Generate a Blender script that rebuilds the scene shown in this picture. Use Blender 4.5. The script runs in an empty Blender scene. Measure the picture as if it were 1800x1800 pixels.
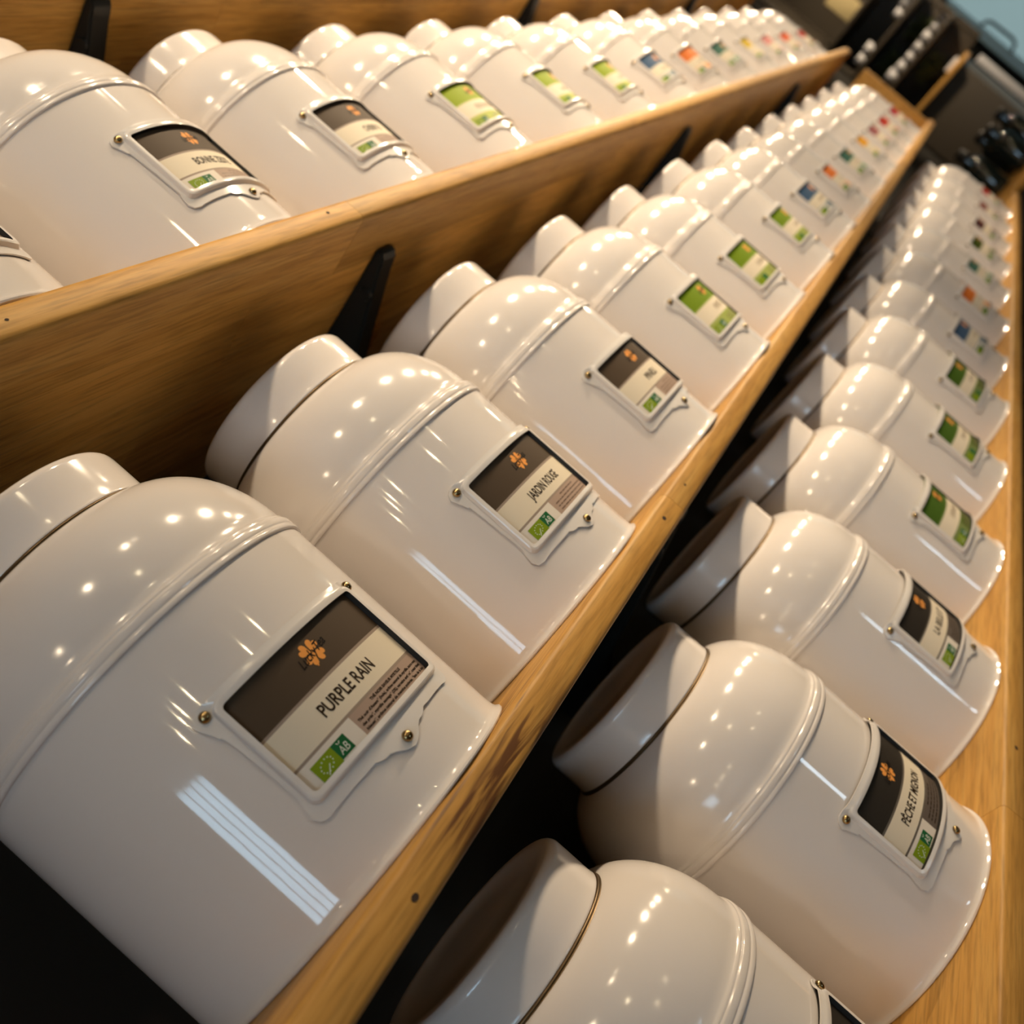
import bpy, bmesh, math, random
from math import sin, cos, pi, radians, sqrt, atan2
from mathutils import Vector, Matrix

random.seed(7)
scene = bpy.context.scene
COL = scene.collection
U = 0.105          # metres per canister radius: all layout numbers below are in canister radii
Z0 = 1.45          # height of the camera above the floor

# ------------------------------------------------------------------ camera
FPX, YAW, PITCH, ROLL = 1852.4, 0.6007, 0.0356, -0.8477
def camera():
    F = Vector((cos(YAW) * cos(PITCH), sin(YAW) * cos(PITCH), sin(PITCH)))
    Rt = Vector((sin(YAW), -cos(YAW), 0)); Up = Rt.cross(F)
    r = cos(ROLL) * Rt + sin(ROLL) * Up
    up = -sin(ROLL) * Rt + cos(ROLL) * Up
    cd = bpy.data.cameras.new('camera'); co = bpy.data.objects.new('camera', cd); COL.objects.link(co)
    co.matrix_world = Matrix(((r.x, up.x, -F.x, 0), (r.y, up.y, -F.y, 0), (r.z, up.z, -F.z, Z0), (0, 0, 0, 1)))
    cd.sensor_fit = 'HORIZONTAL'; cd.sensor_width = 36.0; cd.lens = 36.0 * FPX / 1800.0
    cd.clip_start = 0.01; cd.clip_end = 60
    cd.dof.use_dof = True; cd.dof.focus_distance = 0.56; cd.dof.aperture_fstop = 7.6; cd.dof.aperture_blades = 0
    scene.camera = co
camera()

# ------------------------------------------------------------------ view + world + big light numbers
vs = scene.view_settings
vs.view_transform = 'Standard'; vs.look = 'None'; vs.gamma = 1.0; vs.use_curve_mapping = False
vs.exposure = 0.20
w = bpy.data.worlds.new('world'); scene.world = w; w.use_nodes = True
w.node_tree.nodes['Background'].inputs[0].default_value = (0.55, 0.68, 0.80, 1)
w.node_tree.nodes['Background'].inputs[1].default_value = 0.02
try:      # shorter light paths keep the render quick; the room is small and mostly diffuse
    cy = scene.cycles
    cy.max_bounces = 4; cy.diffuse_bounces = 3; cy.glossy_bounces = 2; cy.transmission_bounces = 2; cy.transparent_max_bounces = 2
    cy.caustics_reflective = False; cy.caustics_refractive = False
    cy.use_adaptive_sampling = True; cy.adaptive_threshold = 0.06; cy.light_sampling_threshold = 0.05
except AttributeError:
    pass
SPOT_POWER = 215.0
SPOT_COLOR = (1.0, 0.78, 0.525)
WINDOW_STRENGTH = 9.0
WINDOW_COLOR = (0.52, 0.78, 1.0)
FAR_WINDOW_STRENGTH = 0.32
# spotlights on the ceiling track: x (canister radii), aim x, aim z, share of SPOT_POWER; the last is added only to brighten the far cabinet
SPOTS = [(-28, 2, 3, .10), (-5, 7, 3.6, .14), (6.5, 9, 4.6, .34), (8.6, 22, 4.2, .55), (20, 12, 4.6, 1.0), (22.2, 25, 4, .5), (34, 11, 4.6, .95), (49, 27, 4, 1.1), (64, 30, 4, 1.0), (40, 53, 1, 2.2)]
CEIL_Z = 19.5
TRACK_Y = -12.5

def P(x, y, z): return Vector((x * U, y * U, z * U + Z0))

# ------------------------------------------------------------------ materials
def mat(name, color=(.8, .8, .8), rough=.5, metal=0., spec=.5, emit=None, estr=0., coat=0., trans=0., ior=1.45):
    m = bpy.data.materials.new(name); m.use_nodes = True
    b = m.node_tree.nodes['Principled BSDF']
    b.inputs['Base Color'].default_value = (*color, 1); b.inputs['Roughness'].default_value = rough
    b.inputs['Metallic'].default_value = metal; b.inputs['Specular IOR Level'].default_value = spec
    b.inputs['Coat Weight'].default_value = coat; b.inputs['Transmission Weight'].default_value = trans
    b.inputs['IOR'].default_value = ior
    if emit: b.inputs['Emission Color'].default_value = (*emit, 1); b.inputs['Emission Strength'].default_value = estr
    return m
def nodes(m): return m.node_tree.nodes, m.node_tree.links, m.node_tree.nodes['Principled BSDF']

def enamel(name, color, rough, wav, wscale):
    m = mat(name, color, rough, spec=.55); n, l, b = nodes(m)
    tc = n.new('ShaderNodeTexCoord'); oi = n.new('ShaderNodeObjectInfo')
    add = n.new('ShaderNodeVectorMath'); add.operation = 'ADD'
    l.new(tc.outputs['Object'], add.inputs[0])
    sc = n.new('ShaderNodeVectorMath'); sc.operation = 'SCALE'; sc.inputs[0].default_value = (3.1, 1.7, 5.3)
    l.new(oi.outputs['Random'], sc.inputs['Scale']); l.new(sc.outputs[0], add.inputs[1])
    t = n.new('ShaderNodeTexNoise'); t.inputs['Scale'].default_value = wscale; t.inputs['Detail'].default_value = 2
    l.new(add.outputs[0], t.inputs['Vector'])
    bp = n.new('ShaderNodeBump'); bp.inputs['Strength'].default_value = wav; bp.inputs['Distance'].default_value = .002
    l.new(t.outputs['Fac'], bp.inputs['Height']); l.new(bp.outputs[0], b.inputs['Normal'])
    return m

def wood(name, dark, mid, light, rough=.5, stain=False):
    m = mat(name, mid, rough, spec=.25); n, l, b = nodes(m)
    tc = n.new('ShaderNodeTexCoord'); oi = n.new('ShaderNodeObjectInfo')
    sc = n.new('ShaderNodeVectorMath'); sc.operation = 'SCALE'; sc.inputs[0].default_value = (7.3, 3.9, 11.7)
    l.new(oi.outputs['Random'], sc.inputs['Scale'])
    add = n.new('ShaderNodeVectorMath'); add.operation = 'ADD'
    l.new(tc.outputs['Object'], add.inputs[0]); l.new(sc.outputs[0], add.inputs[1])
    mp = n.new('ShaderNodeMapping'); mp.inputs['Scale'].default_value = (5.0, 95, 95); l.new(add.outputs[0], mp.inputs['Vector'])
    t = n.new('ShaderNodeTexNoise'); t.inputs['Scale'].default_value = 1.0; t.inputs['Detail'].default_value = 6
    t.inputs['Roughness'].default_value = .62; t.inputs['Distortion'].default_value = .6
    l.new(mp.outputs[0], t.inputs['Vector'])
    cr = n.new('ShaderNodeValToRGB'); e = cr.color_ramp.elements
    e[0].position = .30; e[0].color = (*dark, 1); e[1].position = .72; e[1].color = (*light, 1)
    k = e.new(.5); k.color = (*mid, 1)
    l.new(t.outputs['Fac'], cr.inputs['Fac'])
    # fine pores
    mp2 = n.new('ShaderNodeMapping'); mp2.inputs['Scale'].default_value = (30, 420, 420); l.new(add.outputs[0], mp2.inputs['Vector'])
    t2 = n.new('ShaderNodeTexNoise'); t2.inputs['Scale'].default_value = 1.0; t2.inputs['Detail'].default_value = 3
    l.new(mp2.outputs[0], t2.inputs['Vector'])
    pr = n.new('ShaderNodeMapRange'); pr.inputs['From Min'].default_value = .3; pr.inputs['From Max'].default_value = .55
    pr.inputs['To Min'].default_value = .72; pr.inputs['To Max'].default_value = 1.0
    l.new(t2.outputs['Fac'], pr.inputs['Value'])
    vr = n.new('ShaderNodeMapRange'); vr.inputs['To Min'].default_value = .72; vr.inputs['To Max'].default_value = 1.16
    l.new(oi.outputs['Random'], vr.inputs['Value'])
    mu = n.new('ShaderNodeMath'); mu.operation = 'MULTIPLY'; l.new(pr.outputs[0], mu.inputs[0]); l.new(vr.outputs[0], mu.inputs[1])
    mx = n.new('ShaderNodeVectorMath'); mx.operation = 'SCALE'; l.new(cr.outputs['Color'], mx.inputs[0]); l.new(mu.outputs[0], mx.inputs['Scale'])
    out = mx.outputs[0]
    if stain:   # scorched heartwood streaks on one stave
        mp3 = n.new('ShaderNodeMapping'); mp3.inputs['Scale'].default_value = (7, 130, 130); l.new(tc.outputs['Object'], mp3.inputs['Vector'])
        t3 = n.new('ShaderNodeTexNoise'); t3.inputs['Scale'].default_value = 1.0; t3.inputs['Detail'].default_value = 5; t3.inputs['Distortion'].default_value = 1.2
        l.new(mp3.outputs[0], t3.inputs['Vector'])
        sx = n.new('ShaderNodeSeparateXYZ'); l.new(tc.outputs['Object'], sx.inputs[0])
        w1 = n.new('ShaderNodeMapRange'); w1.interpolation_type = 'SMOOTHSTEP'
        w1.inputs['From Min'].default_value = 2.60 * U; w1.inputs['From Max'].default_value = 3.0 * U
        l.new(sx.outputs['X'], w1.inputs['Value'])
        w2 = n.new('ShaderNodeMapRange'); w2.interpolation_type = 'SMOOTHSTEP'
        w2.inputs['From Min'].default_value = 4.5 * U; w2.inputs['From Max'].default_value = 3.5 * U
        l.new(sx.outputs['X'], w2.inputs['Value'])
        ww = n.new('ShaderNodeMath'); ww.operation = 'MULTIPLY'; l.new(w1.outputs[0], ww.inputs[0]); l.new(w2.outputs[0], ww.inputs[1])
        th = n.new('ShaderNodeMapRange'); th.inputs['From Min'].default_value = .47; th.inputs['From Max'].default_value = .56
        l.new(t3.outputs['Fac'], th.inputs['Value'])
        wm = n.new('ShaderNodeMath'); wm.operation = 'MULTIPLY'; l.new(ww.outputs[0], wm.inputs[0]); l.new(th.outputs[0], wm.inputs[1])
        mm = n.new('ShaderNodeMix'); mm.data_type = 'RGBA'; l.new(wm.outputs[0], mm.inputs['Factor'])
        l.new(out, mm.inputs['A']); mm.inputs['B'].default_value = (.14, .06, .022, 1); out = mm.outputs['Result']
    l.new(out, b.inputs['Base Color'])
    bp = n.new('ShaderNodeBump'); bp.inputs['Strength'].default_value = .12; bp.inputs['Distance'].default_value = .001
    l.new(t2.outputs['Fac'], bp.inputs['Height']); l.new(bp.outputs[0], b.inputs['Normal'])
    return m

M = {}
M['tin'] = enamel('white_enamel_body', (.80, .755, .73), .055, .05, 26)
M['dome'] = enamel('white_enamel_shoulder', (.80, .755, .73), .13, .04, 20)
M['plate'] = mat('white_enamel_plate', (.80, .77, .75), .16, spec=.55)
M['rim'] = mat('bare_tin_rim', (.16, .11, .06), .35, metal=.8)
M['brass'] = mat('brass', (.40, .29, .14), .25, metal=1.)
M['gap_shade'] = mat('holder_gap_shade', (.012, .011, .010), .6)  # black colour stands in for the shade under the raised frame
M['wood'] = wood('beech', (.50, .25, .052), (.66, .355, .088), (.73, .43, .125))
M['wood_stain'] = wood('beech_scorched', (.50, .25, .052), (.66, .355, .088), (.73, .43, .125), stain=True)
M['hole'] = mat('knot_dark', (.035, .018, .010), .8)
M['steel'] = mat('black_steel', (.012, .013, .012), .45, spec=.4)
M['plaster_dark'] = mat('dark_plaster', (.022, .020, .017), .8)
M['plaster'] = mat('plaster', (.17, .14, .12), .85)
M['ceiling'] = mat('ceiling_paint', (.22, .20, .18), .9)
M['floor'] = mat('floor_boards', (.16, .10, .06), .4)
M['cream'] = mat('label_cream', (.78, .70, .56), .6, spec=.12)
M['white'] = mat('label_white', (.78, .72, .64), .6, spec=.12)
M['ink'] = mat('label_ink', (.035, .022, .014), .6, spec=.12)
M['black'] = mat('label_black', (.012, .010, .009), .6, spec=.12)
M['fadedink'] = mat('label_faded_ink', (.30, .23, .16), .6, spec=.12)
M['clover'] = mat('clover_orange', (.86, .36, .085), .6, spec=.12)
M['eugreen'] = mat('certificate_lime', (.22, .32, .015), .6, spec=.12)
M['abgreen'] = mat('certificate_green', (.018, .13, .045), .6, spec=.12)
M['glyph'] = mat('certificate_glyph', (.75, .80, .70), .6, spec=.12)
_bands = {   # top band, lower-right field, stripe
 'brown': ((.085, .060, .040), (.42, .31, .25), (.34, .27, .22)),
 'charcoal': ((.032, .027, .022), (.13, .105, .09), (.14, .12, .10)),
 'green': ((.17, .27, .015), (.33, .40, .09), (.36, .42, .12)),
 'lime': ((.27, .36, .015), (.42, .50, .10), (.45, .50, .12)),
 'leaf green': ((.060, .125, .016), (.11, .16, .035), (.20, .26, .09)),
 'blue': ((.060, .115, .21), (.22, .30, .36), (.3, .36, .40)),
 'orange': ((.74, .19, .035), (.80, .40, .16), (.8, .45, .2)),
 'teal': ((.055, .155, .12), (.22, .38, .24), (.25, .40, .28)),
 'amber': ((.80, .38, .025), (.82, .60, .12), (.8, .6, .15)),
 'yellow': ((.66, .47, .03), (.75, .65, .18), (.75, .65, .2)),
 'olive': ((.055, .085, .012), (.16, .18, .03), (.2, .22, .06)),
 'pink': ((.70, .28, .27), (.78, .45, .42), (.78, .45, .42)),
 'mauve': ((.36, .12, .14), (.60, .33, .30), (.6, .35, .32)),
 'plum': ((.080, .030, .036), (.16, .085, .07), (.2, .12, .1)),
 'coral red': ((.72, .13, .055), (.78, .40, .20), (.78, .4, .25)),
 'red': ((.50, .035, .030), (.60, .20, .12), (.62, .25, .18)),
 'crimson': ((.46, .025, .050), (.55, .15, .12), (.6, .2, .18)),
 'dark red': ((.20, .022, .020), (.30, .09, .06), (.3, .12, .1)),
}
BM = {k: [mat('label_%s_%s' % (k.replace(' ', '_'), s), c, .6, spec=.12) for s, c in zip(('band', 'field', 'stripe'), v)] for k, v in _bands.items()}

# ------------------------------------------------------------------ mesh helpers
def mesh(name, verts, faces, smooth=40, mats=None, fm=None):
    me = bpy.data.meshes.new(name); me.from_pydata([tuple(v) for v in verts], [], faces); me.update()
    if smooth:
        me.shade_smooth(); me.set_sharp_from_angle(angle=radians(smooth))
    for m in mats or []: me.materials.append(m)
    if fm: me.polygons.foreach_set('material_index', fm)
    return me
def obj(name, me, parent=None, material=None, loc=None):
    o = bpy.data.objects.new(name, me); COL.objects.link(o)
    if material and me and not me.materials: me.materials.append(material)
    if parent: o.parent = parent
    if loc: o.location = loc
    return o
def tag(o, label, cat, group=None):
    o['label'] = label; o['category'] = cat
    if group: o['group'] = group
    return o
def struct(o): o['kind'] = 'structure'; return o
def thing(name, label, cat, loc=(0, 0, 0), rz=0, group=None):
    o = bpy.data.objects.new(name, None); COL.objects.link(o); o.location = loc; o.rotation_euler = (0, 0, rz)
    o.empty_display_size = .03
    return tag(o, label, cat, group)
def lathe(name, prof, n=96, smooth=40, cap=True):
    """prof: (r, z) in canister radii, turned about z"""
    v, f, rows = [], [], []
    for r, z in prof:
        if r < 1e-6: rows.append([len(v)]); v.append((0, 0, z * U)); continue
        rows.append(list(range(len(v), len(v) + n)))
        v += [(r * U * cos(2 * pi * i / n), r * U * sin(2 * pi * i / n), z * U) for i in range(n)]
    for a, b in zip(rows, rows[1:]):
        for i in range(n):
            j = (i + 1) % n
            if len(a) == 1 and len(b) == 1: continue
            if len(a) == 1: f.append((a[0], b[j], b[i]))
            elif len(b) == 1: f.append((a[i], a[j], b[0]))
            else: f.append((a[i], a[j], b[j], b[i]))
    return mesh(name, v, f, smooth)
def box_vf(x0, x1, y0, y1, z0, z1):
    v = [(x, y, z) for x in (x0, x1) for y in (y0, y1) for z in (z0, z1)]
    f = [(0, 1, 3, 2), (4, 6, 7, 5), (0, 4, 5, 1), (2, 3, 7, 6), (0, 2, 6, 4), (1, 5, 7, 3)]
    return v, f
def box(name, x0, x1, y0, y1, z0, z1, bevel=0.0):
    """box in canister radii, world placed"""
    a, b = P(x0, y0, z0), P(x1, y1, z1)
    v, f = box_vf(a.x, b.x, a.y, b.y, a.z, b.z)
    if not bevel: return mesh(name, v, f, 0)
    bm = bmesh.new(); vs_ = [bm.verts.new(c) for c in v]
    for q in f: bm.faces.new([vs_[i] for i in q])
    bmesh.ops.bevel(bm, geom=bm.edges[:], offset=bevel * U, segments=2, affect='EDGES', profile=.5)
    me = bpy.data.meshes.new(name); bm.to_mesh(me); bm.free(); me.shade_smooth(); me.set_sharp_from_angle(angle=radians(50)); return me
def bend(u, z, h, r0=.985):
    r = (r0 + h) * U
    return (r * sin(u), -r * cos(u), z * U)

# ------------------------------------------------------------------ room (behind and around the camera, for bounce light and reflections)
X0, X1, Y0, Y1, ZF = -30.0, 78.0, -36.0, 6.0, -Z0 / U
def slab(name, x0, x1, y0, y1, z0, z1, m): return struct(obj(name, box(name, x0, x1, y0, y1, z0, z1), None, m))
slab('floor', X0, X1, Y0, Y1 + .5, ZF - .5, ZF, M['floor'])
slab('ceiling', X0, X1, Y0, Y1 + .5, CEIL_Z, CEIL_Z + .5, M['ceiling'])
slab('wall_back', X0, X1, Y1, Y1 + .5, ZF, CEIL_Z, M['plaster_dark'])
slab('wall_front', X0, X1, Y0 - .5, Y0, ZF, CEIL_Z, M['plaster'])
# left wall with the shop window that shows as the pale blue streak on the nearest canisters
WY0, WY1, WZ0, WZ1 = -16.5, -5.0, -2.4, 3.6
M['pane'] = mat('daylight_pane', (.1, .12, .14), .2, emit=WINDOW_COLOR, estr=WINDOW_STRENGTH)
M['frame'] = mat('window_frame', (.05, .05, .05), .4)
def wall_with_hole(name, x, y0, y1, z0, z1, hy0, hy1, hz0, hz1, m, th=.5):
    v, f = [], []
    for a in [(y0, hy0, z0, z1), (hy1, y1, z0, z1), (hy0, hy1, z0, hz0), (hy0, hy1, hz1, z1)]:
        p, q = P(x, a[0], a[2]), P(x + th, a[1], a[3])
        bv, bf = box_vf(p.x, q.x, p.y, q.y, p.z, q.z); k = len(v); v += bv; f += [tuple(i + k for i in g) for g in bf]
    return struct(obj(name, mesh(name, v, f, 0), None, m))
wall_with_hole('wall_left', X0 - .5, Y0, Y1 + .5, ZF, CEIL_Z, WY0, WY1, WZ0, WZ1, M['plaster'])
def window(name, x, y0, y1, z0, z1, ny, nz, pm, fw=.25, sgn=1):
    wn = bpy.data.objects.new(name, None); COL.objects.link(wn); wn['kind'] = 'structure'
    for i in range(ny):
        for j in range(nz):
            a0, a1 = y0 + (y1 - y0) * i / ny, y0 + (y1 - y0) * (i + 1) / ny
            b0, b1 = z0 + (z1 - z0) * j / nz, z0 + (z1 - z0) * (j + 1) / nz
            obj('pane', box('pane', x - .06, x + .06, a0 + fw / 2, a1 - fw / 2, b0 + fw / 2, b1 - fw / 2), wn, pm)
    for i in range(ny + 1):
        a = y0 + (y1 - y0) * i / ny
        obj('mullion', box('mullion', x - .15, x + .15, a - fw / 2, a + fw / 2, z0, z1), wn, M['frame'])
    for j in range(nz + 1):
        b = z0 + (z1 - z0) * j / nz
        obj('rail', box('rail', x - .14, x + .14, y0, y1, b - fw / 2, b + fw / 2), wn, M['frame'])
    return wn
window('window_1', X0 - .25, WY0, WY1, WZ0, WZ1, 4, 1, M['pane'], .35)

# ceiling spotlights: each a can on the track with its own lamp
M['can'] = mat('spot_can', (.02, .02, .02), .4)
M['lens'] = mat('spot_lens', (.9, .8, .6), .2, emit=SPOT_COLOR, estr=30)
track = obj('light_track', box('light_track', X0 + 2, X1 - 10, TRACK_Y - .25, TRACK_Y + .25, CEIL_Z - .35, CEIL_Z), None, M['can'])
tag(track, 'black light track running along the ceiling in front of the shelves', 'light track')
can_me = lathe('can', [(0, .9), (.55, .9), (.62, .8), (.62, -.8), (.55, -.82), (.52, -.6), (0, -.6)], 24)
lens_me = lathe('lens', [(.51, -.60), (.4, -.66), (0, -.68)], 24)
stem_me = lathe('stem', [(.1, 0), (.1, 1.1)], 10)
ordn = ['first', 'second', 'third', 'fourth', 'fifth', 'sixth', 'seventh', 'eighth', 'ninth', 'tenth', 'eleventh', 'twelfth', 'thirteenth']
for k, (sx, ax, az, pw) in enumerate(SPOTS):
    p = P(sx, TRACK_Y, CEIL_Z - 1.6); a = P(ax, 4.0, az)
    t = thing('ceiling_spotlight', 'black spotlight on the ceiling track, %s along the track' % ordn[k], 'spotlight', p, 0, 'track spotlights')
    q = (p - a).normalized().to_track_quat('Z', 'Y').to_euler()
    c = obj('can', can_me, t, M['can']); c.rotation_euler = q
    le = obj('lens', lens_me, t, M['lens']); le.rotation_euler = q
    obj('stem', stem_me, t, M['can'])
    ld = bpy.data.lights.new('lamp', 'SPOT'); ld.energy = SPOT_POWER * pw; ld.color = SPOT_COLOR; ld.shadow_soft_size = .045
    ld.spot_size = radians(42); ld.spot_blend = 1.0
    lo = bpy.data.objects.new('lamp', ld); COL.objects.link(lo); lo.parent = t
    d = (a - p).normalized(); lo.location = d * (.9 * U); lo.rotation_euler = (-d).to_track_quat('Z', 'Y').to_euler()

# ------------------------------------------------------------------ shelves of glued beech staves
YF, YB, TH = 3.38, 6.0, .20
SZ = {0: 5.575, 1: 2.5748, 2: -.4257, 3: -3.4195}
SX0, SX1 = -4.0, 32.3
def stave_mesh(x0, x1, y0, y1, z0, z1, front):
    a, b = P(x0, y0, z0), P(x1, y1, z1)
    if front:
        c = .035 * U
        prof = [(a.y + c, a.z), (a.y + .3 * c, a.z + .3 * c), (a.y, a.z + c), (a.y, b.z - c), (a.y + .3 * c, b.z - .3 * c), (a.y + c, b.z), (b.y, b.z), (b.y, a.z)]
    else:
        prof = [(a.y, a.z), (a.y, b.z), (b.y, b.z), (b.y, a.z)]
    n = len(prof); v = [(x, y, z) for x in (a.x, b.x) for y, z in prof]
    f = [tuple(range(n)), tuple(range(2 * n - 1, n - 1, -1))] + [(i, i + n, (i + 1) % n + n, (i + 1) % n) for i in range(n)]
    me = mesh('stave', v, f, 0)
    bm = bmesh.new(); bm.from_mesh(me); bmesh.ops.recalc_face_normals(bm, faces=bm.faces); bm.to_mesh(me); bm.free()
    me.shade_smooth(); me.set_sharp_from_angle(angle=radians(50)); return me
SHN = {0: 'topmost wooden shelf seen from below at the top edge of the picture',
       1: 'upper wooden shelf whose underside and front edge run across the upper half',
       2: 'middle wooden shelf running diagonally through the centre',
       3: 'lowest wooden shelf along the right edge of the picture'}
SEAM = {0: 9.3, 1: 6.45, 2: 6.30, 3: 6.17}
shelves = {}
for k in range(4):
    sh = thing('wooden_shelf', SHN[k], 'shelf', (0, 0, 0), 0, 'beech shelves'); shelves[k] = sh
    rows = 5; dy = (YB - YF) / rows
    rnd = random.Random(31 + k)
    for r in range(rows):
        cuts = [SX0]
        x = SEAM[k] if r == 0 else 6.0 + rnd.uniform(-5, 4)
        if x - SX0 > 8 : cuts.append(x - rnd.uniform(5.5, 7.5)) if r else None
        while x < SX1 - 2:
            cuts.append(x); x += rnd.uniform(6.0, 10.5)
        cuts.append(SX1)
        for a, b in zip(cuts, cuts[1:]):
            me = stave_mesh(a + .002, b - .002, YF + r * dy + (.001 if r else 0), YF + (r + 1) * dy - .001, SZ[k] - TH, SZ[k], r == 0)
            obj('stave', me, sh, M['wood_stain'] if (k == 2 and r == 0 and a < 3 < b) else M['wood'])
# little worm holes and pin knots on the front edges
hole_me = lathe('knot_hole', [(0, .004), (.7, .004), (1, 0)], 12)
def hole(k, x, zf, s):
    o = obj('knot_hole', hole_me, shelves[k], M['hole'], P(x, YF - .0015, SZ[k] - TH * zf)); o.rotation_euler = (pi / 2, 0, 0); o.scale = (s * 1.5, s, s)
hole(2, 2.56, .62, .015); hole(2, 6.04, .5, .015); hole(2, 6.59, .45, .010); hole(1, 6.15, .35, .012); hole(1, 3.4, .5, .008); hole(3, 6.9, .5, .015)

# ------------------------------------------------------------------ steel brackets under the shelves
def bracket_mesh():
    t = .11
    top = [(3.79, -.020), (3.81, -.004), (3.84, -.001), (YB - .002, -.001)]
    low = [(YB - .002, -.85), (YB - .12, -.85), (5.3, -.47), (3.93, -.105), (3.87, -.100), (3.82, -.080), (3.79, -.045)]
    prof = top + low; n = len(prof)
    v = [(x * U, y * U, z * U) for x in (-t, t) for y, z in prof]
    f = [tuple(range(n)), tuple(range(2 * n - 1, n - 1, -1))] + [(i, i + n, (i + 1) % n + n, (i + 1) % n) for i in range(n)]
    bm = bmesh.new(); vv = [bm.verts.new(c) for c in v]
    for q in f: bm.faces.new([vv[i] for i in q])
    bmesh.ops.recalc_face_normals(bm, faces=bm.faces)
    bmesh.ops.bevel(bm, geom=bm.edges[:], offset=.018 * U, segments=2, affect='EDGES')
    me = bpy.data.meshes.new('bracket_arm'); bm.to_mesh(me); bm.free(); me.shade_smooth(); me.set_sharp_from_angle(angle=radians(50)); return me
arm_me = bracket_mesh()
screw_me = lathe('screw', [(0, .03), (.05, .025), (.06, 0)], 12)
BL = {0: 'topmost', 1: 'upper', 2: 'middle'}
for k in (0, 1, 2):
    for i, x in enumerate((7.1, 16.1, 25.5)):
        if k == 2 and i: continue
        b = thing('shelf_bracket', 'black steel bracket under the %s shelf, %s from the camera' % (BL[k], ordn[i]), 'bracket', P(x, 0, SZ[k] - TH), 0, 'shelf brackets')
        obj('bracket_arm', arm_me, b, M['steel'])
        for yy, zz in ((4.16, -.11), (5.1, -.2)):
            s = obj('screw', screw_me, b, M['steel'], (-.11 * U, yy * U, zz * U)); s.rotation_euler = (0, -pi / 2, 0)

# ------------------------------------------------------------------ tea canister
HL = 2.055      # height of the lid's lower edge
body_prof = [(0, .014), (.93, .014), (.975, .004), (.995, 0), (1.006, .002), (1.011, .010), (1.009, .020), (1.001, .027), (.993, .034), (.988, .050), (.986, .075),
             (.985, .12), (.985, .3), (.985, .6), (.985, .9), (.985, 1.15), (.985, 1.372), (.976, 1.377)]
dome = [(.976, 1.372), (.994, 1.372), (.9985, 1.374), (1.0005, 1.380), (1.001, 1.390), (.9995, 1.399), (.9955, 1.403), (.9955, 1.406), (.9985, 1.410), (.9995, 1.418), (.9985, 1.440), (.995, 1.449), (.990, 1.4515),
        (.9885, 1.455), (.9895, 1.459), (.987, 1.467), (.980, 1.474), (.974, 1.485)]
for i in range(1, 23):
    a = (pi / 2) * i / 22; dome.append((.565 + .409 * cos(a) ** .95, 1.485 + .58 * sin(a)))
dome += [(.56, 2.066), (.50, 2.066)]
rimp = [(.560, HL + .002), (.636, HL - .014), (.646, HL - .012), (.652, HL - .004), (.650, HL + .003), (.645, HL + .006), (.649, HL + .010), (.648, HL + .016), (.642, HL + .020), (.632, HL + .022)]
lidp = [(.630, HL + .020), (.638, HL + .020), (.640, HL + .026), (.639, HL + .034), (.637, HL + .045), (.6365, HL + .1), (.636, HL + .26)]
for i in range(1, 9):
    a = (pi / 2) * i / 8; lidp.append((.586 + .05 * cos(a), HL + .26 + .055 * sin(a)))
lidp += [(.52, HL + .315), (.50, HL + .309), (.25, HL + .307), (0, HL + .307)]
ME = dict(body=lathe('body', body_prof, 112, 35), shoulder=lathe('shoulder', dome, 112, 50),
          lid=lathe('lid', lidp, 96, 50), lid_rim=lathe('lid_rim', rimp, 96, 50))
ME['body'].materials.append(M['tin']); ME['shoulder'].materials.append(M['dome']); ME['lid'].materials.append(M['dome']); ME['lid_rim'].materials.append(M['rim'])

# scalloped label holder
half = [(0, .998), (.25, .998), (.457, .998), (.486, 1.002), (.53, .999), (.561, .981), (.575, .946), (.560, .911), (.547, .88), (.54, .852), (.527, .843), (.522, .784), (.513, .622), (.508, .455),
        (.523, .407), (.529, .358), (.512, .323), (.472, .309), (.43, .315), (.334, .317), (.247, .315), (.193, .317), (.165, .300), (.145, .295), (.115, .293), (.087, .279), (.045, .248), (0, .234)]
outline = half + [(-u, z) for u, z in half[-2:0:-1]]
CU, CZ = 0, .67
def rrect(hu, z0, z1, r):
    pts = []
    for cx, cz, a0 in ((hu - r, z1 - r, 0), (-(hu - r), z1 - r, 90), (-(hu - r), z0 + r, 180), (hu - r, z0 + r, 270)):
        for s in range(5):
            a = radians(a0 + 90 * s / 4); pts.append((cx + r * cos(a), cz + r * sin(a)))
    return pts
def hit(poly, ang):
    d = (cos(ang), sin(ang)); best = 0
    n = len(poly)
    for i in range(n):
        (ax, az), (bx, bz) = poly[i], poly[(i + 1) % n]
        ax -= CU; bx -= CU; az -= CZ; bz -= CZ
        ex, ez = bx - ax, bz - az; den = d[0] * ez - d[1] * ex
        if abs(den) < 1e-12: continue
        t = (ax * ez - az * ex) / den; s = (ax * d[1] - az * d[0]) / den
        if t > 0 and -1e-6 <= s <= 1 + 1e-6: best = max(best, t)
    return best
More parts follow.
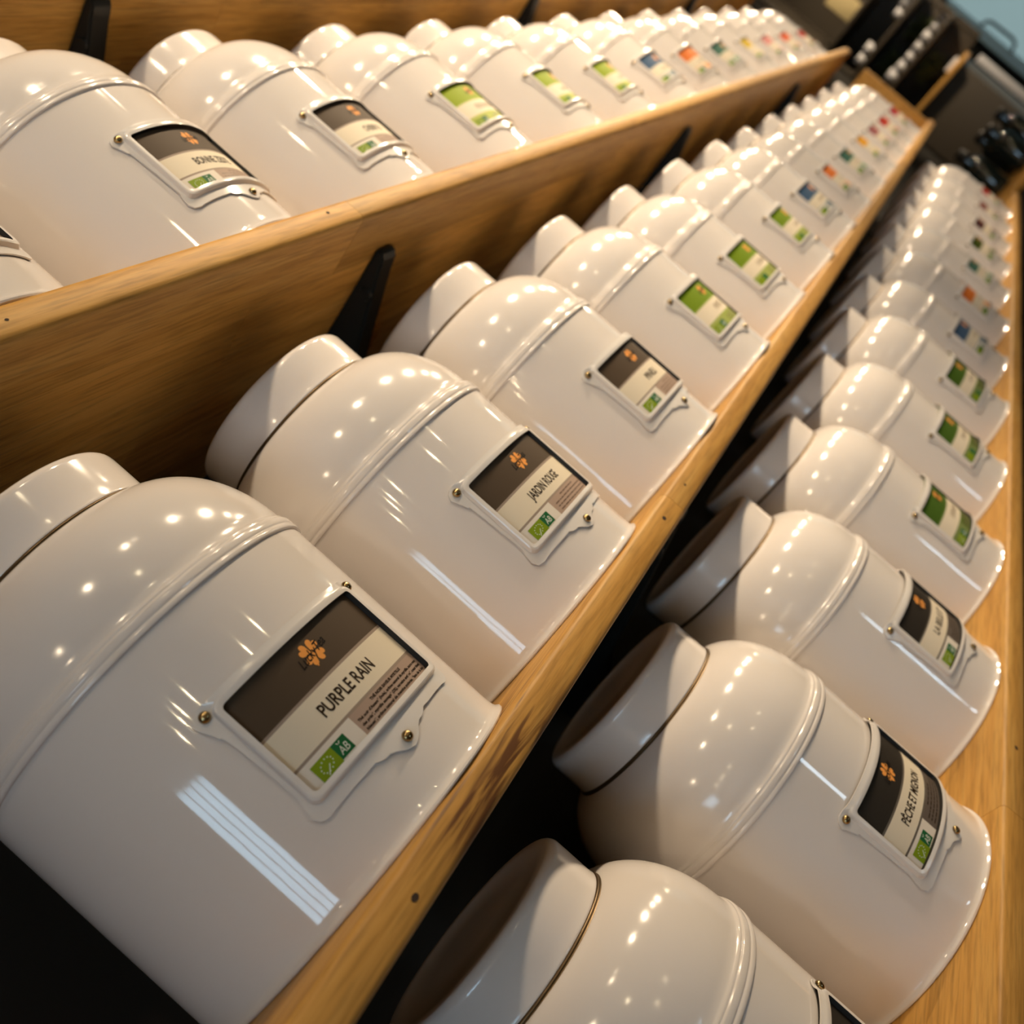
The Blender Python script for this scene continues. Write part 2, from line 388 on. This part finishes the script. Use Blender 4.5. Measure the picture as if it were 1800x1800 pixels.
def plate_mesh():
    win, ridge, fr = rrect(.447, .418, .936, .022), rrect(.464, .400, .950, .034), rrect(.490, .374, .972, .045)
    shp = [(outline, .005), (outline, .014), (fr, .014), (rrect(.486, .378, .969, .044), .022), (rrect(.479, .385, .963, .04), .037), (rrect(.472, .392, .957, .038), .041), (ridge, .041), (win, .038), (win, .011)]
    angs = sorted(set([round(2 * pi * i / 150, 4) for i in range(150)] + [round(atan2(z - CZ, u - CU) % (2 * pi), 4) for poly in (outline, win, fr) for u, z in poly]))
    v, f, fmi = [], [], []; n = len(angs)
    for li, (poly, h) in enumerate(shp):
        for a in angs:
            t = hit(poly, a); u, z = CU + t * cos(a), CZ + t * sin(a)
            hh = h
            wt = max(0., min(1., (.475 - abs(u)) / .06)); wt = wt * wt * (3 - 2 * wt) * max(0., min(1., (z - .93) / .015))
            top = {0: .028, 1: .036, 2: .039, 3: .040, 4: .041}.get(li, h); hh = h + (top - h) * wt   # the top stands off the tin: open slot for the card
            v.append(bend(u, z, hh))
    for li in range(len(shp) - 1):
        for i in range(n):
            j = (i + 1) % n
            f.append((li * n + i, (li + 1) * n + i, (li + 1) * n + j, li * n + j)); fmi.append(1 if li == len(shp) - 2 else 0)
    me = mesh('label_holder', v, f, 0, [M['plate'], M['gap_shade']], fmi)
    bm = bmesh.new(); bm.from_mesh(me); bmesh.ops.remove_doubles(bm, verts=bm.verts, dist=1e-6); bmesh.ops.recalc_face_normals(bm, faces=bm.faces); bm.to_mesh(me); bm.free()
    me.shade_smooth(); me.set_sharp_from_angle(angle=radians(28)); return me
ME['plate'] = plate_mesh()
def rivet_mesh(u0, z0):
    v, f = [], []; n = 16; prof = [(.027, .014), (.026, .022), (.021, .030), (.012, .035)]
    for r, h in prof:
        for i in range(n):
            a = 2 * pi * i / n; v.append(bend(u0 + r * cos(a), z0 + r * sin(a), h + .004))
    v.append(bend(u0, z0, .041))
    for k in range(len(prof) - 1):
        for i in range(n): j = (i + 1) % n; f.append((k * n + i, k * n + j, (k + 1) * n + j, (k + 1) * n + i))
    for i in range(n): f.append(((len(prof) - 1) * n + i, (len(prof) - 1) * n + (i + 1) % n, len(v) - 1))
    me = mesh('rivet', v, f, 60); me.materials.append(M['brass']); return me
ME['rivets'] = [rivet_mesh(-.516, .956), rivet_mesh(.516, .956), rivet_mesh(0, .287)]

# printed card
class Print:
    def __init__(s): s.v = []; s.f = []; s.m = []; s.mats = []
    def mi(s, m):
        if m not in s.mats: s.mats.append(m)
        return s.mats.index(m)
    def rect(s, u0, u1, z0, z1, m, h):
        n = max(1, int(abs(u1 - u0) / .045)); k = len(s.v); i_ = s.mi(m)
        for i in range(n + 1):
            u = u0 + (u1 - u0) * i / n; s.v += [bend(u, z0, h), bend(u, z1, h)]
        for i in range(n):
            a = k + 2 * i; s.f.append((a, a + 2, a + 3, a + 1)); s.m.append(i_)
    def poly(s, pts, m, h):
        k = len(s.v); s.v += [bend(u, z, h) for u, z in pts]; s.f.append(tuple(range(k, k + len(pts)))); s.m.append(s.mi(m))
    def tri(s, verts, faces, m, h):
        k = len(s.v); i_ = s.mi(m); s.v += [bend(u, z, h) for u, z in verts]
        for q in faces: s.f.append(tuple(i + k for i in q)); s.m.append(i_)
    def build(s, name): return mesh(name, s.v, s.f, 30, s.mats, s.m)
_tc = {}
def text_geo(txt, shear=0., bold=.012):
    key = (txt, shear, bold)
    if key not in _tc:
        c = bpy.data.curves.new('print', 'FONT'); c.body = txt; c.size = 1; c.shear = shear; c.offset = bold; c.resolution_u = 3; c.fill_mode = 'FRONT'
        o = bpy.data.objects.new('print', c); COL.objects.link(o)
        dg = bpy.context.evaluated_depsgraph_get(); me = bpy.data.meshes.new_from_object(o.evaluated_get(dg))
        vv = [(v.co.x, v.co.y) for v in me.vertices]; ff = [tuple(p.vertices) for p in me.polygons]
        bpy.data.objects.remove(o); bpy.data.curves.remove(c); bpy.data.meshes.remove(me)
        _tc[key] = (vv, ff)
    return _tc[key]
def put_text(pr, txt, u0, u1, z0, z1, m, h, shear=0., bold=.012, capfit=None, rot=0.):
    vv, ff = text_geo(txt, shear, bold)
    xs = [a for a, b in vv]; mx, mn = max(xs), min(xs); cap = .73
    out = []
    for a, b in vv:
        u = u0 + (a - mn) / (mx - mn) * (u1 - u0); z = z0 + b / cap * (z1 - z0)
        if rot:
            cu, cz = (u0 + u1) / 2, (z0 + z1) / 2; du, dz = u - cu, z - cz
            u, z = cu + du * cos(rot) - dz * sin(rot), cz + du * sin(rot) + dz * cos(rot)
        out.append((u, z))
    pr.tri(out, ff, m, h)
H0, H1, H2 = .009, .0098, .0106
def card_mesh(colour):
    p = Print(); band, field, stripe = BM[colour]
    U1 = .47
    p.rect(-U1, U1, .722, .99, band, H0); p.rect(-U1, U1, .708, .722, stripe, H0)
    p.rect(-U1, U1, .541, .708, M['cream'], H0); p.rect(-U1, U1, .527, .541, stripe, H0)
    low = field if colour in ('green', 'lime', 'leaf green') else M['white']
    p.rect(-U1, -.119, .395, .527, M['white'] if colour not in ('green', 'lime', 'leaf green') else stripe, H0); p.rect(-.119, U1, .395, .527, field, H0)
    return p.build('label_card')
def heart(cu, cz, ang, s):
    pts = []
    for i in range(20):
        t = 2 * pi * i / 20; x = 16 * sin(t) ** 3; y = 13 * cos(t) - 5 * cos(2 * t) - 2 * cos(3 * t) - cos(4 * t)
        x, y = x / 17 * .5, (y + 17) / 29     # tip at the origin, lobes outward
        pts.append((cu + s * (x * cos(ang) - y * sin(ang)), cz + s * (x * sin(ang) + y * cos(ang))))
    return pts
def logo_mesh(full):
    p = Print()
    for q in range(4): p.poly(heart(0, .832, radians(45 + 90 * q), .062), M['clover'], H1)
    if full:
        stem = [(0.0, .83), (-.012, .80), (-.03, .772), (-.024, .768), (-.004, .796), (.008, .828)]
        p.poly(stem, M['clover'], H1)
        put_text(p, 'LuckyTea', -.098, .098, .812, .858, M['black'], H2, .45, .012, rot=radians(9))
    return p.build('clover_logo')
def cert_mesh(full):
    p = Print()
    p.rect(-.392, -.270, .411, .502, M['eugreen'], H1); p.rect(-.270, -.190, .424, .502, M['abgreen'], H1)
    if full:
        for k in range(12):       # ring of stars drawn as a leaf
            t = 2 * pi * k / 12; cu, cz = -.331 + .034 * cos(t) + .008 * sin(t), .460 + .026 * sin(t)
            p.poly([(cu + .0035 * cos(radians(72 * j)), cz + .0035 * sin(radians(72 * j))) for j in range(5)], M['glyph'], H2)
        p.poly([(-.355, .424), (-.351, .422), (-.318, .456), (-.321, .459)], M['glyph'], H2)
        put_text(p, 'AB', -.258, -.205, .437, .476, M['glyph'], H2, .2, .0)
        p.poly([(-.236, .482), (-.230, .484), (-.222, .494), (-.228, .493)], M['glyph'], H2)
        p.poly([(-.236, .482), (-.240, .492), (-.246, .494), (-.241, .484)], M['glyph'], H2)
        for z in (.4165, .411):
            u = -.268
            while u < -.196:
                wd = random.uniform(.004, .010); p.rect(u, u + wd, z, z + .003, M['abgreen'], H1); u += wd + .003
    return p.build('certificate_marks')
def title_mesh(txt):
    p = Print(); n = len(txt); hw = min(.40, .0168 * n)
    if txt == 'PURPLE RAIN': hw = .187
    if txt in ('BONNE ZESTE', 'JARDIN ROUGE'): hw = .195
    if txt == 'LA BELLE ET': hw = .20
    if txt == 'PÊCHE ET MIGNON': hw = .255
    put_text(p, txt, -hw, hw, .594, .657, M['ink'], H1, 0, .022)
    return p.build('title_print')
def faint_title(seed):
    rnd = random.Random(seed); p = Print(); hw = rnd.uniform(.10, .19); u = -hw
    while u < hw:     # too blurred to read in the photograph: strokes only
        wd = rnd.uniform(.006, .012); p.rect(u, u + wd, .596, .655, M['fadedink'], H1)
        if rnd.random() < .6: zz = rnd.choice((.596, .622, .646)); p.rect(u + wd, u + wd + .012, zz, zz + .009, M['fadedink'], H1)
        u += wd + rnd.uniform(.012, .02)
    return p.build('title_print')
def fine_mesh(lines, m):
    p = Print()
    if lines:
        put_text(p, lines[0], .02, .285, .503, .517, m, H1, 0, .045)
        for i, s in enumerate(lines[1:]): put_text(p, s, -.10, .43, .478 - i * .025, .492 - i * .025, m, H1, .15, .04)
    else:
        rnd = random.Random(5)
        for i in range(4):
            u, e, z = (.02, .26, .505) if i == 0 else (-.08, .40, .480 - (i - 1) * .024)
            while u < e:
                wd = rnd.uniform(.015, .05); p.rect(u, min(u + wd, e), z, z + .0085, m, H1); u += wd + .008
    return p.build('fine_print')
LOGO = {True: logo_mesh(True), False: logo_mesh(False)}; CERT = {True: cert_mesh(True), False: cert_mesh(False)}
CARD = {}; FINE = {}
PURPLE = ['THÉ NOIR SAVEUR MYRTILLE', "Thé noir d'Assam* (Inde), arôme naturel de myrtille, sucre roux",
          'des prés*, myrtille sauvage* (2%), verveine entière*, coeur bluet', 'bleuet*, arôme naturel de menthe poivrée. *Issu de la bio']
TITLES = {(2, 0): 'PURPLE RAIN', (2, 1): 'JARDIN ROUGE', (2, 2): 'PINELI', (1, 1): 'BONNE ZESTE', (1, 2): 'CHERRY B', (3, 1): 'PÊCHE ET MIGNON', (3, 2): 'LA BELLE ET'}
COLS = {1: ['brown', 'brown', 'brown', 'lime', 'lime', 'lime', 'blue', 'orange', 'teal', 'yellow', 'pink', 'coral red', 'red'],
        2: ['brown', 'brown', 'brown', 'green', 'green', 'green', 'blue', 'orange', 'teal', 'amber', 'mauve', 'red', 'crimson'],
        3: ['charcoal', 'charcoal', 'charcoal', 'leaf green', 'leaf green', 'leaf green', 'blue', 'orange', 'teal', 'olive', 'plum', 'dark red', 'red']}
TX = {1: (3.4631, 4.4037), 2: (3.3238, 4.3771), 3: (3.4758, 4.4276)}; STEP = 2.1599
OFF = {(1, 0): (.03, -.008), (1, 1): (-.003, .01), (1, 2): (-.023, .026), (1, 3): (-.01, .03), (1, 4): (-.006, .025), (2, 0): (-.049, .008), (2, 1): (.007, .028), (2, 2): (-.002, -.007),
       (2, 3): (-.001, -.012), (2, 4): (-.006, .016), (2, 5): (.012, -.012), (2, 6): (.013, -.015), (3, 0): (-.067, .013), (3, 1): (.074, .049), (3, 2): (.054, .012), (3, 3): (-.004, .005), (3, 4): (-.023, -.009), (3, 5): (-.021, -.021)}
TURN = {(1, 0): 2, (1, 1): 9, (1, 2): 3.5, (1, 3): 3, (1, 4): 8, (1, 5): 3, (2, 0): -7.1, (2, 1): -2.5, (2, 2): -.7, (2, 3): 1.7, (2, 4): -1, (2, 5): 2, (3, 0): -1, (3, 1): -2, (3, 2): .6, (3, 3): 1.8, (3, 4): .6}
TIER = {1: 'upper', 2: 'middle', 3: 'lowest'}
rndt = random.Random(11)
for t in (1, 2, 3):
    for i in range(13):
        ox, oy = OFF.get((t, i), (rndt.uniform(-.02, .02), rndt.uniform(0, .03)))
        x, y = TX[t][0] + i * STEP + ox, TX[t][1] + oy
        turn = TURN.get((t, i), rndt.uniform(-4, 4)); colour = COLS[t][i]
        where = 'nearest the camera' if i == 0 else ('last at the far end' if i == 12 else '%s from the camera' % ordn[i])
        c = thing('tea_canister', 'glossy white tea canister with %s label, %s on the %s shelf' % (colour, where, TIER[t]), 'canister', P(x, y, SZ[t] + .001), radians(turn), 'white tea canisters in rows')
        for nm in ('body', 'shoulder', 'lid', 'lid_rim'): obj(nm, ME[nm], c)
        obj('label_holder', ME['plate'], c)['label'] = 'white scalloped metal label holder'
        for rv in ME['rivets']: obj('rivet', rv, c)
        near = i <= 3
        if colour not in CARD: CARD[colour] = card_mesh(colour)
        cd = obj('label_card', CARD[colour], c); cd['label'] = '%s and cream printed label card' % colour
        obj('clover_logo', LOGO[near], cd)['label'] = 'orange four-leaf clover print'
        obj('certificate_marks', CERT[near], cd)['label'] = 'green certification marks'
        if (t, i) in TITLES: obj('title_print', title_mesh(TITLES[(t, i)]), cd)
        elif i < 9: obj('title_print', faint_title(t * 20 + i), cd)
        if i < 7:
            key = (t, i) if (t, i) == (2, 0) else ('dark' if colour == 'charcoal' else 'mid')
            if key not in FINE: FINE[key] = fine_mesh(PURPLE if key == (2, 0) else None, M['ink'] if key != 'mid' else mat('label_text_brown', (.16, .10, .07), .5))
            obj('fine_print', FINE[key], cd)

# wooden end board of the middle shelf
eb = tag(obj('end_board', box('end_board', 31.6, 31.85, YF + .02, YB - .02, SZ[2] + .002, 1.75, .03), None, M['wood']), 'wooden end board standing at the far end of the middle shelf', 'board')

# ------------------------------------------------------------------ far end of the shop (out of focus)
slab('wall_right', X1, X1 + .5, Y0, Y1 + .5, ZF, CEIL_Z, M['plaster_dark'])
M['farpane'] = mat('far_daylight', (.05, .06, .06), .2, emit=(.62, .90, .92), estr=FAR_WINDOW_STRENGTH)
M['bluepaint'] = mat('blue_paint', (.42, .68, .92), .35)
M['darkwood'] = mat('dark_stained_wood', (.045, .036, .025), .5)
M['porcelain'] = mat('porcelain', (.72, .72, .74), .15)
M['bottle'] = mat('dark_glass', (.012, .022, .022), .06, spec=.8)
M['needle'] = mat('dark_leaf', (.075, .095, .035), .55)
M['kraft'] = mat('kraft_card', (.42, .34, .17), .7)
M['burgundy'] = mat('burgundy_cloth', (.07, .02, .03), .8)
# glass shop door
dr = bpy.data.objects.new('door_1', None); COL.objects.link(dr); dr['kind'] = 'structure'
DX = X1 - .3
for j in range(2):
    obj('pane', box('pane', DX - .05, DX + .05, -12 + j * 7.4, -5 + j * 7.4, ZF + 1, 11), dr, M['farpane'])
obj('door_stile', box('door_stile', DX - .9, DX + .25, 2.45, 3.0, ZF, 3.0), dr, M['bluepaint'])
obj('door_rail', box('door_rail', DX - .2, DX + .25, -12.5, 2.45, 10.8, 11.6), dr, M['frame'])
def tube(name, pts, r, n=8):
    v, f = [], []
    for i, p in enumerate(pts):
        d = (pts[min(i + 1, len(pts) - 1)] - pts[max(i - 1, 0)]).normalized()
        a = d.cross(Vector((1, .2, .1))).normalized(); b = d.cross(a)
        v += [p + (a * cos(2 * pi * k / n) + b * sin(2 * pi * k / n)) * r for k in range(n)]
    for i in range(len(pts) - 1):
        for k in range(n): f.append((i * n + k, i * n + (k + 1) % n, (i + 1) * n + (k + 1) % n, (i + 1) * n + k))
    f += [tuple(range(n))[::-1], tuple(range(len(v) - n, len(v)))]
    return mesh(name, v, f, 40)
obj('door_handle', tube('door_handle', [P(DX - .8, 2.5, .55), P(DX - 1.0, 2.0, .35), P(DX - 1.0, 1.9, .1), P(DX - 1.0, 1.85, -1.5), P(DX - 1.0, 2.0, -1.85), P(DX - .8, 2.5, -2.0)], .11 * U), dr, M['steel'])
# dark display cabinet with shelves of cups
cab = thing('display_cabinet', 'dark stained display cabinet beyond the far end of the shelves', 'cabinet', P(52, 4.3, ZF))
def part(name, par, m, x0, x1, y0, y1, z0, z1, bev=.02):
    me = box(name, x0, x1, y0, y1, z0, z1, bev); o = obj(name, me, par, m); o.matrix_parent_inverse = Matrix.Translation(-par.location); return o
part('cabinet_body', cab, M['darkwood'], 48.6, 54, 2.9, 5.9, ZF, -.15)
part('worktop', cab, M['wood'], 48.3, 54.2, 2.7, 5.95, -.15, .05)
part('back_panel', cab, M['darkwood'], 53.7, 54, 1.9, 5.95, .05, 9)
for zz in (1.35, 2.85, 4.4): part('cabinet_shelf', cab, M['darkwood'], 49.6, 53.7, 1.9, 5.95, zz, zz + .15)
part('side_panel', cab, M['darkwood'], 49.6, 53.7, 5.8, 5.95, .05, 9)
part('post', cab, M['darkwood'], 49.7, 49.9, 1.9, 2.05, .05, 9)
cup_me = lathe('porcelain_cup', [(0, .02), (.14, .0), (.15, .03), (.17, .04), (.26, .2), (.28, .42), (.265, .42), (.24, .2), (.14, .06), (0, .05)], 20)
rc = random.Random(4); cupn = 0
CUPS = [(50.2, 2.15 + .47 * k, 1.50, 'lower') for k in range(7)] + [(50.3, 2.1 + .5 * k, 3.0, 'upper') for k in range(3)] + [(50.3, 4.75 + .5 * k, 3.0, 'upper') for k in range(2)]
for x, y, z, sh in CUPS:
    k = sum(1 for c in CUPS[:CUPS.index((x, y, z, sh))] if c[3] == sh)
    cu = obj('porcelain_cup', cup_me, None, M['porcelain'], P(x, y, z + .001)); cu.scale = (rc.uniform(.75, 1.05),) * 3
    tag(cu, 'small white porcelain cup on the cabinet %s shelf, %s from the door side' % (sh, ordn[k]), 'cup', 'cups on the far cabinet')
kb = tag(obj('kraft_box', box('kraft_box', 50.4, 51.6, 3.75, 4.55, 4.551, 5.9, .03), None, M['kraft']), 'kraft cardboard box on the top shelf of the far cabinet', 'box')
pap = tag(obj('paper_stack', box('paper_stack', 48.6, 49.4, 2.85, 3.45, .052, .22, .02), None, M['porcelain']), 'stack of white paper lying on the far cabinet worktop', 'paper')
# leafy plants between the cabinet shelves
def plant(name, label, cx, cy, cz, h, rad, seed):
    t = thing(name, label, 'plant', P(cx, cy, cz), 0, 'plants in the far cabinet')
    obj('pot', lathe('pot', [(0, 0), (.22, 0), (.30, .4), (.27, .4), (0, .34)], 18), t, M['steel'])
    r = random.Random(seed); v, f = [], []
    for _ in range(260):
        a, e = r.uniform(0, 2 * pi), r.uniform(-.3, 1.5); rr = rad * r.random() ** .5
        c = Vector((rr * cos(a) * cos(e), rr * sin(a) * cos(e), .4 + (h - .4) * r.random())) * U
        d = Vector((r.gauss(0, 1), r.gauss(0, 1), r.gauss(.3, 1))).normalized(); n = d.cross(Vector((r.gauss(0, 1), r.gauss(0, 1), r.gauss(0, 1)))).normalized()
        l_, w_ = .22 * U, .05 * U; k = len(v)
        v += [c, c + d * l_ * .5 + n * w_, c + d * l_, c + d * l_ * .5 - n * w_]; f.append((k, k + 1, k + 2, k + 3))
    o = obj('foliage', mesh('foliage', v, f, 0), t, M['needle']); o['kind'] = 'stuff'
plant('leafy_plant', 'dark leafy plant on the lower cabinet shelf behind the cups', 51.6, 3.1, 1.501, 1.0, .6, 1)
plant('leafy_plant', 'dark leafy plant at the wall end of the cabinet shelf', 51.6, 4.8, 1.501, 1.0, .6, 2)
plant('leafy_plant', 'dark leafy plant on the cabinet worktop under the shelves', 51.2, 3.9, .051, 1.0, .7, 3)
# pale upright post by the door and its foot
pp = thing('pale_post', 'pale upright post standing in front of the far cabinet', 'post', P(46.9, 2.30, ZF))
part('shaft', pp, M['porcelain'], 46.75, 47.05, 2.15, 2.45, ZF + .15, -.42)
part('foot', pp, M['steel'], 46.3, 47.5, 1.7, 2.9, ZF, ZF + .15)
# low wooden counter with dark bottles past the lowest shelf
ctr = thing('side_counter', 'low wooden counter past the far end of the lowest shelf', 'counter', P(37, 3, ZF))
part('counter_top', ctr, M['wood'], 33.2, 41, -2.5, 5.9, -3.62, -3.42)
part('counter_body', ctr, M['darkwood'], 33.8, 40.6, -2, 5.9, ZF, -3.62)
jar_me = lathe('jar_body', [(0, 0), (.30, 0), (.34, .04), (.34, .95), (.30, 1.06), (.17, 1.16), (.16, 1.36), (0, 1.36)], 24)
cap_me = lathe('stopper', [(0, 1.36), (.19, 1.36), (.19, 1.5), (.15, 1.54), (0, 1.54)], 18)
for k, (x, y) in enumerate([(35.2, 3.9), (36.6, 3.35), (35.4, 2.95), (37.4, 2.6), (37.9, 4.2)]):
    jt = thing('glass_bottle', 'dark glass bottle on the low far counter, %s from the wall' % ordn[[1, 2, 3, 4, 0][k]], 'bottle', P(x, y, -3.419), 0, 'bottles on the far counter')
    obj('bottle_body', jar_me, jt, M['bottle']); obj('stopper', cap_me, jt, M['steel'])

# ------------------------------------------------------------------ lamps across the shop (they show as thin warm streaks on the canister bodies)
M['bulb'] = mat('lamp_bulb', (.9, .8, .6), .3, emit=(1.0, .80, .50), estr=300)
shade_me = lathe('shade', [(.16, .95), (.22, .9), (.62, .18), (.66, .12), (.63, .12), (.2, .86), (.14, .9)], 24)
bulb_me = lathe('bulb', [(0, -.38)] + [(.38 * sin(pi * k / 10), -.38 * cos(pi * k / 10)) for k in range(1, 10)] + [(0, .38)], 18)
LAMPS = [(14.5, -30, 5.7, 1, 'over the middle of the shop'), (5.6, -30, 5.1, 1, 'facing the nearest canisters'), (-19.3, -30, 6.4, 1, 'first of the row behind the camera'), (-26.3, -29, 6.7, 1, 'second of the row behind the camera'),
         (-25.0, -24, 5.8, .9, 'third of the row behind the camera'), (-26.5, -20, 5.1, .9, 'last of the row behind the camera'), (62, -2.5, 7.0, 1.7, 'by the shop door past the far end'), (2.1, -26, 16.2, 1.5, 'hung high under the ceiling')]
for x, y, z, sc_, where in LAMPS:
    t = thing('pendant_lamp', 'small warm pendant lamp %s' % where, 'lamp', P(x, y, z), 0, 'pendant lamps across the shop')
    obj('bulb', bulb_me, t, M['bulb']).scale = (sc_ * .5,) * 3
    if z < 16: obj('shade', shade_me, t, M['can']).location = (0, 0, .15 * U)
    obj('cable', tube('cable', [Vector((0, 0, .4 * U)), Vector((0, 0, (CEIL_Z - z) * U))], .03 * U, 6), t, M['can'])
M['lightbox_glow'] = mat('lightbox_glow', (.5, .55, .6), .3, emit=(.66, .85, 1.0), estr=13)
co = thing('added_lightbox', 'added unseen cooler with a lit front across the shop', 'lightbox', P(8, -24.5, ZF))  # added glowing box out of view, makes the pale streaks on the lowest canisters
part('lightbox_body', co, M['can'], 6.4, 9.6, -26, -23.2, ZF, -9.0)
part('lit_front', co, M['lightbox_glow'], 7.3, 8.7, -23.2, -23.1, ZF + .4, -9.6)
